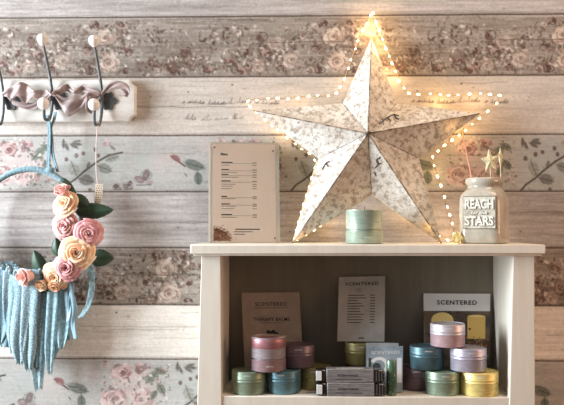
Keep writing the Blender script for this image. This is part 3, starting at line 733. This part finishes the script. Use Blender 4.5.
# walk along the path and set the bulbs
seg = []; tot = 0
for a, b_ in zip(path, path[1:]+path[:1]):
    L = math.hypot(b_[0]-a[0], b_[1]-a[1]); seg.append((tot, L, a, b_)); tot += L
step = tot/94.0; bm = None; d = 3.0; nb = 0
while d < tot:
    for s0, L, a, b_ in seg:
        if s0 <= d < s0+L:
            t_ = (d-s0)/L; p = (a[0]+(b_[0]-a[0])*t_+rr.uniform(-.7,.7), a[1]+(b_[1]-a[1])*t_+rr.uniform(-.7,.7)); ang = math.atan2(-(b_[1]-a[1]), b_[0]-a[0]); break
    w = at(p[0], p[1], yl(p[1])-.001)
    if p[1] > 241.5: w.z = max(w.z, ZT+.003)
    if bm is None:
        bm = MB().ball((0,0,0), .0019, 10, 6, (1.7,1,1)).obj('bulb', M_bulb); bm.parent = FL; o = bm
    else:
        o = bm.copy(); COL.objects.link(o); o.parent = FL; o.scale = [rr.uniform(.65, 1.2)]*3
    o.location = w - Vector(FL['_o']); o.rotation_euler = (0, -ang, 0); nb += 1
    d += step*rr.uniform(.8, 1.2)
for (px, py, off, e) in ((372,26,.014,.17), (383,46,.014,.08), (394,72,.014,.07), (440,100,.014,.04), (462,133,.02,.05), (475,100,.014,.02), (300,104,.014,.012), (345,78,.014,.01), (285,132,.012,.03), (436,170,.012,.02), (410,215,.02,.03), (330,225,.02,.02), (452,235,.02,.02), (272,124,.066,.006), (298,236,.086,.005), (428,228,.088,.008), (455,128,.06,.008)):
    l = bpy.data.lights.new('led_glow', 'POINT'); l.energy = e; l.color = (1.0, .60, .22); l.shadow_soft_size = .006
    lo = bpy.data.objects.new('led_glow', l); COL.objects.link(lo); lo.parent = FL; lo.location = at(px, py, YW-off-.012) - Vector(FL['_o'])

# ------------------------------------------------------------------ stoneware jar with its wand and stars
rj = .0385
pj = at(484.6, 240, .105)
J = thing('stoneware_jar', 'grey glazed square stoneware jar reading reach for the stars', 'jar', (pj.x, .105, ZT+.0003)); J['_o'] = (0,0,0)
hj = .138
def sq(a, r, z):
    # rounded square blending to a round neck
    k = 0 if z > hj*.86 else min(1, (hj*.86-z)/(hj*.16)); k = k*k*(3-2*k)
    e = 5.0
    c_, s_ = math.cos(a), math.sin(a); rs = r/((abs(c_)**e+abs(s_)**e)**(1/e)); rad = r*(1-k)+rs*k
    return (c_*rad, s_*rad)
prof = [(.034,0), (.0372,.0015), (.0385,.004), (.0388,.02), (.0388,.085), (.0383,.094), (.0375,.101), (.0355,.108), (.0325,.113), (.0305,.116), (.0298,.119), (.0298,.121), (.0322,.124), (.0334,.127), (.0336,.133), (.0328,.1365), (.031,.138), (.028,.1375), (.0265,.134), (.0262,.12), (.030,.10), (.034,.06), (.034,.008), (.001,.006)]
jo = MB().lathe(prof, 96, shape=sq).obj('jar_body', mat('grey_stoneware', srgb(196,188,174), .22, noise=(18, srgb(170,160,144), .4, .65, 4, (1,1,1)), coat=.4, bump=(40, .08, (1,1,1))), J, angle=1.2)
M_pl = mat('pale_stoneware_label', srgb(214,208,194), .4, noise=(60, srgb(176,166,150), .45, .6, 3, (1,1,1)))
M_pd = mat('dark_glaze_and_shade', srgb(120,110,96), .5)
yf = -.0392
m = MB().box(-.0275,.0345-.0015,yf-.0012,yf+.003,.030,.0985); m.obj('label_border', M_pd, J, bevel=.0012)
m = MB().box(-.0262,.0317,yf-.0016,yf+.001,.0315,.097); m.obj('label_plaque', M_pl, J, bevel=.0012)
m = MB(); qj = Quad((-.0262,yf-.0016,.0315), (.0317,yf-.0016,.0315), (-.0262,yf-.0016,.097), (.0317,yf-.0016,.097))
def raised(m, body, u, v, wu, hv, bold):
    vs, fs = text_fit(body, wu, hv, bold, 1.0)
    m.add([qj.P(u+x, v+y, .0012) for x, y in vs], fs)
m2 = MB(); raised(m2, 'REACH', .505, .765, .90, .31, .07); raised(m2, 'STARS', .505, .235, .90, .31, .07); raised(m2, 'for the', .5, .5, .55, .13, .04)
m2.v = [(x+.0007, y+.0006, z-.0008) for x, y, z in m2.v]; m2.obj('lettering_painted_shadow', M_pd, J, smooth=False)  # offset dark copy paints the shadow of the raised letters
m2 = MB(); raised(m2, 'REACH', .5, .77, .88, .30, .03); raised(m2, 'STARS', .5, .24, .88, .30, .03); raised(m2, 'for the', .5, .5, .5, .11, .02)
m2.obj('lettering', mat('raised_letter_glaze', srgb(236,230,216), .35), J, smooth=False)
J.rotation_euler[2] = R(-29); J.scale = (1.17, 1.17, 1.0)

def star_pick(label, px, py, rad, Y, ang, yawd):
    c = at(px, py, Y)
    t = thing('star_pick', label, 'ornament', (c.x, c.y, c.z), 'cream star picks'); t['_o'] = (0,0,0)
    m = MB(); fr = []; 
    for k in range(10):
        a = PI/2+k*PI/5+ang; r_ = rad if k % 2 == 0 else rad*.46; fr.append(Vector((r_*math.cos(a), 0, 1.3*r_*math.sin(a))))
    vs = [(0,-.0045,0), (0,.0045,0)]+[tuple(p) for p in fr]
    m.add(vs, [(0, 2+k, 2+(k+1) % 10) for k in range(10)]+[(1, 2+(k+1) % 10, 2+k) for k in range(10)])
    m.obj('star_head', mat('cream_glitter', srgb(240,232,196), .45, noise=(400, srgb(206,196,150), .45, .55, 2, (1,1,1)), bump=(500,.5,(1,1,1))), t, smooth=False, bevel=.0006)
    zz = ZT+.03-c.z
    MB().tube([(0,0,-rad*.3), (.001,0,-rad*1.2), (0,0,zz)], .0011, 8).obj('stem', mat('cream_stick', srgb(226,206,170), .6), t)
    t.rotation_euler[2] = yawd; return t
star_pick('cream star on a stick, facing forward out of the jar', 490, 161, .0215, .098, .12, 0)
star_pick('cream star on a stick, turned edge-on behind the other one', 500.5, 157, .018, .116, .1, R(68))
a = at(472.5, 181, .105); b_ = at(461.5, 131, .118); low = a + (a-b_)*.85
W_ = thing('wand_stick', 'thin pink stick leaning out of the jar mouth towards the lights', 'stick', tuple(low))
MB().tube([low, a, a.lerp(b_, .5)+Vector((.0006,0,0)), b_], .0017, 8).obj('stick', mat('pink_stick', srgb(214,158,128), .55), W_)
m = MB(); rr = random.Random(77)
for k in range(9):
    an_ = rr.uniform(0, 6.28); L = rr.uniform(.008, .022)
    m.tube([b_, b_+Vector((math.cos(an_)*L*.5, -.004, math.sin(an_)*L*.6)), b_+Vector((math.cos(an_)*L, rr.uniform(-.006,.004), math.sin(an_)*L))], .0009, 5)
m.obj('glow_rays', mat('gold_glow_ray', srgb(240,206,130), .3, .6), W_)  # gold rays stand in for the starburst glow of the bundled lights
# loose end of the light string, knotted by the foot of the jar
c = at(457.5, 240, .05+.03)
t = thing('light_string_tie', 'small yellow ribbon knot at the foot of the jar', 'ribbon', (c.x, c.y, ZT))
m = MB()
for k in range(6):
    an_ = k*1.05+.3; L = .012
    pts = [Vector((c.x, c.y, ZT+.012)), Vector((c.x+math.cos(an_)*L*.8, c.y+.003, ZT+.012+abs(math.sin(an_))*L)), Vector((c.x+math.cos(an_)*L*1.1, c.y, ZT+.006+.004*math.sin(an_)+.002))]
    m.tube(pts, [.0016,.0024,.001], 6)
m.ball((c.x, c.y, ZT+.0065), .006, 10, 7)
m.obj('bow', mat('pale_yellow_ribbon', srgb(232,220,150), .5), t)

# ------------------------------------------------------------------ coat rack
M_board = mat('white_rack_paint', srgb(230,226,220), .4, noise=(10, srgb(206,198,190), .45, .7, 4, (1,1,5)))
M_iron = mat('dark_cast_iron', srgb(98,102,104), .5, .3, noise=(60, srgb(76,82,84), .4, .6, 3, (1,1,1)))
M_knob = mat('white_ceramic', srgb(240,232,226), .15, coat=.6)
YB = YW-.018
br = thing('coat_rack', 'white coat rack board with dark iron hooks and round ceramic knobs', 'coat rack', tuple(at(50, 120, YW-.004)))
x0 = at(-120,100,YB).x; x1 = at(135.5,100,YB).x; zt_, zb_ = at(60,80,YB).z, at(60,121.5,YB).z
nn = .0125
def notch(cx, cz, a0, a1, n=6): return [(cx+nn*math.cos(a0+(a1-a0)*i/n), cz+nn*math.sin(a0+(a1-a0)*i/n)) for i in range(n+1)]
out = [(x0+nn, zb_)]+[(x1-nn-.004, zb_), (x1-nn-.004, zb_+.003)][:1]
out = []
out += notch(x0, zb_, PI/2, 0)
out += notch(x1, zb_, PI, PI/2)
out += notch(x1, zt_, -PI/2, -PI)
out += notch(x0, zt_, 0, -PI/2)
fr = [Vector((x, YB, z)) for x, z in out]; mb = MB().prism(fr, [Vector((p.x, YW-.0005, p.z)) for p in fr])
mb.obj('backboard', M_board, br, bevel=.003, smooth=False)
def catmull(P, n=6):
    P = [Vector(p) for p in P]; out = []
    for i in range(len(P)-1):
        p0, p1, p2, p3 = P[max(0,i-1)], P[i], P[i+1], P[min(len(P)-1,i+2)]
        for k in range(n):
            t_ = k/n; out.append(.5*((2*p1)+(p2-p0)*t_+(2*p0-5*p1+4*p2-p3)*t_*t_+(3*p1-p0-3*p2+p3)*t_**3))
    out.append(P[-1]); return out
def hook(xp, up, jlow, knob, plate):
    """pixel marks: plate centre, upper tip, lowest point of the J, lower knob"""
    h = bpy.data.objects.new('hook', None); COL.objects.link(h); h.parent = br; h.empty_display_size = .01
    c = at(plate[0], plate[1], YB-.002); h.location = c-Vector(br['_o']); h['_o'] = tuple(c)
    # scalloped back plate
    pts = []
    sx, sz = plate[2]*.00225, plate[3]*.00225
    for k in range(48):
        a_ = 2*PI*k/48; r_ = 1+.16*math.cos(4*a_)*math.sin(a_*2)**2+.13*math.cos(6*a_)
        pts.append(Vector((c.x+sx*r_*math.cos(a_), YB-.0035, c.z+sz*r_*math.sin(a_))))
    MB().prism(list(reversed(pts)), [p+Vector((0,.0036,0)) for p in reversed(pts)]).obj('hook_plate', M_iron, h, bevel=.0008, smooth=False)
    pt = at(up[0], up[1], YB-.052); mid = at(xp[0], xp[1], YB-.008)
    arm = catmull([mid+Vector((0,.006,-.012)), mid, mid.lerp(pt,.35)+Vector((0,.006,0)), mid.lerp(pt,.75)+Vector((0,.003,0)), pt], 6)
    MB().tube(arm, [.0042-.0016*k/(len(arm)-1) for k in range(len(arm))], 10).obj('upper_arm', M_iron, h)
    kb = at(knob[0], knob[1], YB-.046); jl = at(jlow[0], jlow[1], YB-.026)
    ja = catmull([mid+Vector((0,.002,-.004)), mid.lerp(Vector((jl.x+.004, mid.y, jl.z)), .6)+Vector((.001,-.004,0)), jl+Vector((.003,.006,.004)), jl+Vector((0,0,0)), jl+Vector((-.0045,-.007,.004)), kb+Vector((.001,0,-.010)), kb], 6)
    MB().tube(ja, .0034, 10).obj('lower_arm', M_iron, h)
    MB().ball(tuple(kb), .0132, 20, 12, (1,1,1.04)).obj('knob', M_knob, h)
    k_ = pt+Vector((0,0,.004))
    MB().lathe([(.0035,-.014),(.0052,-.012),(.0095,-.008),(.0122,-.001),(.0118,.005),(.0085,.010),(.003,.0125)], 24, c=(k_.x,k_.y,k_.z)).obj('knob', M_knob, h)
hook((52,92), (42.5,41), (47.5,120), (43.5,103.5), (60,101,9,9))
hook((102,94), (94,42.5), (97.5,125), (94,104.5), (108,101,8,9))
hook((3,92), (-8,42), (-1,124), (-8,104), (11,101,8,9))

# ------------------------------------------------------------------ organza ribbon wound on the hooks
M_org = mat('dusty_mauve_satin', srgb(178,158,154), .4, sheen=.5, alpha=.88, noise=(40, srgb(156,134,132), .35, .65, 4, (1,1,1)), bump=(30, .6, (1,1,1)))
RB = thing('ribbon', 'dusty mauve satin ribbon looped between the coat rack hooks', 'ribbon', tuple(at(50, 95, YB-.03)))
def ribbon(rows, name='ribbon_run', n=8):
    """rows = (x_top, y_top, x_bottom, y_bottom, distance in front of the board)"""
    A_ = catmull([at(r_[0], r_[1], YB-r_[4]) for r_ in rows], n); B_ = catmull([at(r_[2], r_[3], YB-r_[4]+.004) for r_ in rows], n)
    N = len(A_)-1
    def fn(u, v):
        i = min(N, int(round(v*N))); p = A_[i].lerp(B_[i], u); return p+Vector((0, .0022*math.sin(u*9+v*14), 0))
    MB().sheet(fn, 8, N).obj(name, M_org, RB, solid=.0006, angle=2)
ribbon([(2,92,2,96,.012), (7,88,7,97,.015), (13,86,11,101,.013), (20,82,17,96,.022), (27,84,26,104,.014), (34,90,33,98,.024), (42,90,43,104,.016), (51,91,51,95,.022)])
ribbon([(12,100,12,104,.010), (25,103,25,109,.010), (38,101,38,108,.012), (50,94,51,98,.020)], 'ribbon_fold')
ribbon([(51,91,51,95,.022), (58,94,56,98,.022), (66,98,61,107,.016), (74,95,67,117,.020), (82,96,79,111,.014), (89,92,86,105,.020), (101,93,101,96,.020)])
ribbon([(54,91,54,95,.022), (61,86,62,94,.020), (68,84,67,91,.012), (75,88,74,96,.018), (83,84,82,93,.012), (91,88,90,95,.016), (99,92,99,96,.018)], 'ribbon_fold')
ribbon([(100,93,99,97,.022), (90,92,90,97,.026), (86,99,89,99,.028), (86,110,90,107,.028), (92,114,93,110,.024)], 'ribbon_loop')
ribbon([(101,92,101,97,.020), (108,84,110,90,.020), (118,81,118,89,.022), (127,84,123,92,.020), (130,92,124,96,.016), (127,97,118,95,.012)], 'ribbon_loop')
MB().tube([at(47,90,YB-.024), at(51,95,YB-.026), at(55,91,YB-.024), at(60,90,YB-.02)], .003, 8).obj('twist', M_org, RB)

# ------------------------------------------------------------------ hoop wreath
M_lace = mat('blue_lace', srgb(112,142,154), .8, sheen=.3, noise=(420, srgb(176,202,212), .48, .56, 2, (1,1,1)), bump=(420, .8, (1,1,1)))
M_blue = mat('blue_cotton', srgb(108,138,150), .8, sheen=.3, noise=(160, srgb(128,158,170), .4, .6, 3, (1,1,1)), bump=(200, .5, (1,1,1)))
M_tulle = mat('blue_tulle', srgb(128,160,172), .7, sheen=.4, alpha=.62, noise=(160, srgb(170,208,218), .4, .6, 3, (1,1,1)))
M_rib = mat('blue_satin', srgb(128,160,174), .35, sheen=.4)
YH = YW-.038
HW = thing('hoop_wreath', 'blue wrapped hoop wreath with roses and hanging lace strips on middle hook', 'wreath', tuple(at(32, 300, YH)))
hc = at(30, 220, YH); hr = 50.5*1.638/800*1.075
hr = (at(80.5,220,YH)-at(30,220,YH)).length
hp = [hc+Vector((hr*math.cos(a_), 0, hr*math.sin(a_))) for a_ in [2*PI*k/90 for k in range(90)]]
# the wrap shows as slanting turns
m = MB(); n = 300; pts = []; rad_ = []
for k in range(n):
    a_ = 2*PI*k/n; bulge = max(0, math.sin(a_))**1.0
    pts.append(hc+Vector((hr*math.cos(a_), 0, hr*math.sin(a_)))); rad_.append((.0036+.0034*bulge)*(1+.05*math.sin(k*1.9)))
m.tube(pts, rad_, 12, closed=True); m.obj('hoop', M_blue, HW, angle=2)
def cord(pxs, w_, y_off, name='hanging_loop'):
    P = catmull([at(x, y, YB-o_) for x, y, o_ in pxs], 8)
    def fn(u, v):
        i = min(len(P)-1, int(round(v*(len(P)-1)))); return P[i]+Vector(((u-.5)*w_, .001*math.sin(u*6), 0))
    MB().sheet(fn, 4, len(P)-1).obj(name, M_blue, HW, solid=.0014, angle=2)
cord([(47,115,.026), (49,124,.027), (49.5,135,.026), (49,150,.024), (48.5,166,.022), (50,173,.020)], .0085, 0)
cord([(55.5,112,.020), (54,120,.022), (51,128,.024), (52,140,.023), (53,155,.022), (58,172,.020)], .007, 0)
MB().ball(tuple(at(50,170,YH-.004)), .009, 12, 8, (1.2,.7,.8)).obj('knot', M_blue, HW)
def strip(x0p, y0p, wpx, ybot, mt, off, seed, sway=3.0, name='fabric_strip'):
    q_ = random.Random(seed); y0p = 219.5+math.sqrt(max(100, 50.5**2-(x0p-30)**2)); P0 = at(x0p, y0p, YH-off); sc = (at(x0p+1, y0p, YH)-at(x0p, y0p, YH)).length
    L = (ybot-y0p)*sc; ph = q_.uniform(0, 6); fw = q_.uniform(1.0, 2.2); ragd = [q_.uniform(-.02,.02) for _ in range(20)]
    def fn(u, v):
        x = (u-.5)*wpx*1.35*sc*(.9+.12*math.sin(v*3+ph)+.1*v)*(1-.65*max(0, (v-.72)/.28)**1.5)+sway*sc*math.sin(v*fw*2+ph)*v
        y = .0022*math.sin(u*9+ph+v*2)*(.4+v)+.003*math.sin(v*5+ph)
        return (P0.x+x, P0.y+y, P0.z-L*v*(1+(ragd[int(u*11)] if v > .9 else 0)))
    MB().sheet(fn, 12, 30).obj(name, mt, HW, solid=.0007, angle=2)
specs = [(6,254,22,346,M_blue,.002), (26,262,26,356,M_lace,.008), (46,266,18,352,M_blue,.006), (60,268,16,344,M_blue,.006),(2,252,16,342,M_blue,.004), (12,258,14,334,M_lace,.010), (-10,250,14,330,M_lace,.006), (17,262,13,352,M_tulle,.014), (22,264,14,362,M_lace,.018), (31,266,14,368,M_lace,.022), (36,266,11,366,M_blue,.016),
         (40,266,13,388,M_tulle,.012), (41,268,10,376,M_blue,.008), (47,270,11,352,M_lace,.012), (56,270,14,358,M_blue,.010), (59,272,12,346,M_tulle,.016), (53,272,9,372,M_tulle,.018), (67,268,9,338,M_blue,.014), (-22,245,14,325,M_blue,.006), (27,262,16,345,M_blue,.008)]
for i, (x, y, w_, yb_, mt, of) in enumerate(specs): strip(x, y, w_, yb_, mt, of-.004, i)
for i, (pts, w_) in enumerate([([(66,275),(71,290),(75,310),(73,325),(76,339)], 5), ([(66,274),(72,285),(70,305),(68,322)], 4.5), ([(78,262),(88,268),(92,285),(88,305),(80,318)], 6), ([(86,255),(93,272),(90,295)], 4)]):
    P = catmull([at(x, y, YH-.022+.004*i) for x, y in pts], 7); ww = w_*.0021
    def fn(u, v, P=P, ww=ww):
        k = min(len(P)-1, int(round(v*(len(P)-1)))); return P[k]+Vector(((u-.5)*ww, .002*math.sin(v*9+u*3), 0))
    MB().sheet(fn, 3, len(P)-1).obj('ribbon_tail', M_rib if i < 2 else M_tulle, HW, solid=.0006, angle=2)
# gathered top of the lace
m = MB()
for k in range(64):
    a_ = -PI*.93+PI*.80*k/63; c_ = hc+Vector((hr*math.cos(a_), -.004, hr*math.sin(a_)))
    rr = random.Random(k); m.ball((c_.x+rr.uniform(-.003,.003), c_.y-rr.uniform(0,.008), c_.z-rr.uniform(.002,.008)), .0058, 8, 5, (.8,.8,1.15))
m.obj('gathered_lace', M_lace, HW, angle=2)

def rose_mesh(Rr, seed, budlike=False):
    q_ = random.Random(seed); m = MB()
    layers = [(3, .10, .22, .95, .0), (3, .16, .36, 1.0, .04), (4, .24, .56, .92, .12), (5, .34, .80, .78, .22), (6, .42, 1.0, .55, .32)]
    if budlike: layers = [(3, .14, .2, 1.3, -.05), (3, .3, .40, 1.35, -.1), (4, .5, .62, 1.15, -.05), (3, .66, .74, .9, 0)]
    for li, (n_, rb, rt, hh, curl) in enumerate(layers):
        ph = q_.uniform(0, 6)
        for k in range(n_):
            a0 = ph+2*PI*k/n_+q_.uniform(-.1,.1); hw = PI/n_*1.25; hj_ = hh*q_.uniform(.93,1.07); cu = curl+q_.uniform(-.03,.05); tw = q_.uniform(-.06,.06)
            def fn(u, v, a0=a0, hw=hw, hj_=hj_, rb=rb, rt=rt, cu=cu, tw=tw):
                s_ = (u-.5)*2; wv = math.sin(min(1, v*1.15+.22)*PI*.5)**.8
                a_ = a0+s_*hw*wv+tw*v
                r_ = rb*.6+(rt-rb*.6)*(v**1.25)+cu*.45*max(0, v-.62)+.03*s_*s_*0 + (.035*s_ if v > .2 else 0)
                z_ = hj_*(math.sin(v*PI*.5)**.85)*(1-.16*s_*s_*v)-cu*1.5*max(0, v-.66)
                # pointed, slightly ruffled rim
                if v > .85: r_ += .03*math.sin(s_*4+a0*3)
                return (Rr*r_*math.cos(a_), Rr*r_*math.sin(a_), Rr*z_*.8)
            m.sheet(fn, 8, 8)
    return m
M_rp = mat('dusty_pink_petal', srgb(214,152,150), .65, sheen=.3, noise=(50, srgb(226,176,170), .4, .6, 3, (1,1,1)))
M_rd = mat('deep_pink_petal', srgb(202,134,138), .65, sheen=.3, noise=(50, srgb(220,162,160), .4, .6, 3, (1,1,1)))
M_pe = mat('peach_petal', srgb(246,186,142), .65, sheen=.3, noise=(50, srgb(246,222,190), .4, .6, 3, (1,1,1)))
M_bd = mat('pale_pink_petal', srgb(240,192,182), .65, sheen=.3)
M_lf = mat('dark_leaf', srgb(38,60,44), .5, noise=(40, srgb(50,76,56), .4, .65, 3, (1,1,1)))
def place_rose(px, py, rpx, mt, seed, tilt=(0,0), bud=False, off=.02):
    c = at(px, py, YH-off); Rr = rpx*.00215
    m = rose_mesh(Rr, seed, bud)
    rot = Matrix.Rotation(R(90), 3, 'X')          # rose axis +z turned towards the viewer (-y)
    rot = Matrix.Rotation(R(tilt[0]), 3, 'Z') @ Matrix.Rotation(R(tilt[1]), 3, 'X') @ rot
    m.v = [tuple(c+rot @ Vector(p)+Vector((0,.006,0))) for p in m.v]
    o = m.obj('rose_bud' if bud else 'rose', mt, HW, solid=.0005, angle=2); return o
place_rose(64, 196, 12, M_bd, 1, (-15,-50), True, .012)
place_rose(67, 206, 14, M_pe, 2, (-18,-20), off=.018)
place_rose(66.5, 225.5, 14, M_rp, 3, (-10,0), off=.020)
place_rose(88, 233, 14.5, M_rd, 4, (15,5), off=.026)
place_rose(77, 252.5, 17.5, M_pe, 5, (8,0), off=.030)
place_rose(58, 274, 15, M_pe, 6, (-12,20), off=.018)
place_rose(68, 267, 14, M_rd, 7, (-5,5), off=.034)
place_rose(31, 275, 13, M_bd, 8, (-45,10), True, .026)
place_rose(43, 282, 9, M_pe, 9, (-20,40), True, .022)
place_rose(55, 283, 9, M_pe, 10, (0,35), True, .024)
def leaf3(px, py, L, wd, ang, yo=.008, cup=.15):
    c = at(px, py, YH-yo); k = .00215; u_ = Vector((math.cos(ang), 0, math.sin(ang))); s_ = Vector((-math.sin(ang), 0, math.cos(ang)))
    def fn(u, v):
        t_ = v; w_ = wd*k*.5*(math.sin(PI*min(1, t_**.8))**.75)*(1+.05*math.sin(t_*60)); x = (u-.5)*2
        return tuple(c+u_*(t_-.5)*L*k+s_*x*w_+Vector((0, -.004*math.sin(PI*t_)-abs(x)*w_*-.35*1+.002*x*x, 0)))
    MB().sheet(fn, 8, 16).obj('leaf', M_lf, HW, solid=.0006, angle=2)
leaf3(94, 211, 40, 17, R(3), .008); leaf3(82, 203, 26, 14, R(-40), .005); leaf3(67, 186, 26, 10, R(-42), .004)
leaf3(101, 258, 27, 18, R(0), .008); leaf3(38, 262, 26, 15, R(112), .010); leaf3(57, 247, 19, 13, R(100), .008); leaf3(50, 291, 16, 8, R(190), .012); leaf3(86, 218, 20, 12, R(-60), .004)

# hanging twine with its patterned tag
c = at(97.5, 127, YB-.026)
TG = thing('hanging_tag', 'narrow cream tag with gold flecks on pink twine below a hook', 'tag', tuple(c))
P = [at(97.5,125.5,YB-.029), at(96.5,140,YB-.022), at(96,158,YB-.016), at(96.5,176,YB-.012), at(98,186,YB-.012)]
MB().tube(catmull(P, 5), .0010, 6).obj('twine', mat('pink_twine', srgb(226,200,192), .8), TG)
MB().tube([at(97.5,125.5,YB-.029)+Vector((.0042*math.cos(k*.5), 0, .0042*math.sin(k*.5)+.003)) for k in range(12)], .0009, 6).obj('twine_loop', _mats['pink_twine'], TG)
qt = Quad(at(94,203.5,YB-.013), at(101.5,203.5,YB-.013), at(95.5,184,YB-.013), at(103,184.5,YB-.013))
m = MB(); qt.rect(m, 0, 1, 0, 1, 0, .001); m.obj('tag_card', mat('cream_tag', srgb(236,222,202), .5), TG, smooth=False)
m = MB(); rr = random.Random(2)
for k in range(8):
    for j in range(3): qt.disc(m, .2+.3*j+.08*(k % 2), .08+k*.12, .10, .035, .0003+.00001*k, 6)
m.obj('gold_flecks', mat('gold_fleck', srgb(176,140,78), .35, .6), TG, smooth=False)

for o in ROOTS + [x for x in bpy.data.objects if '_o' in x]:
    if '_o' in o: del o['_o']
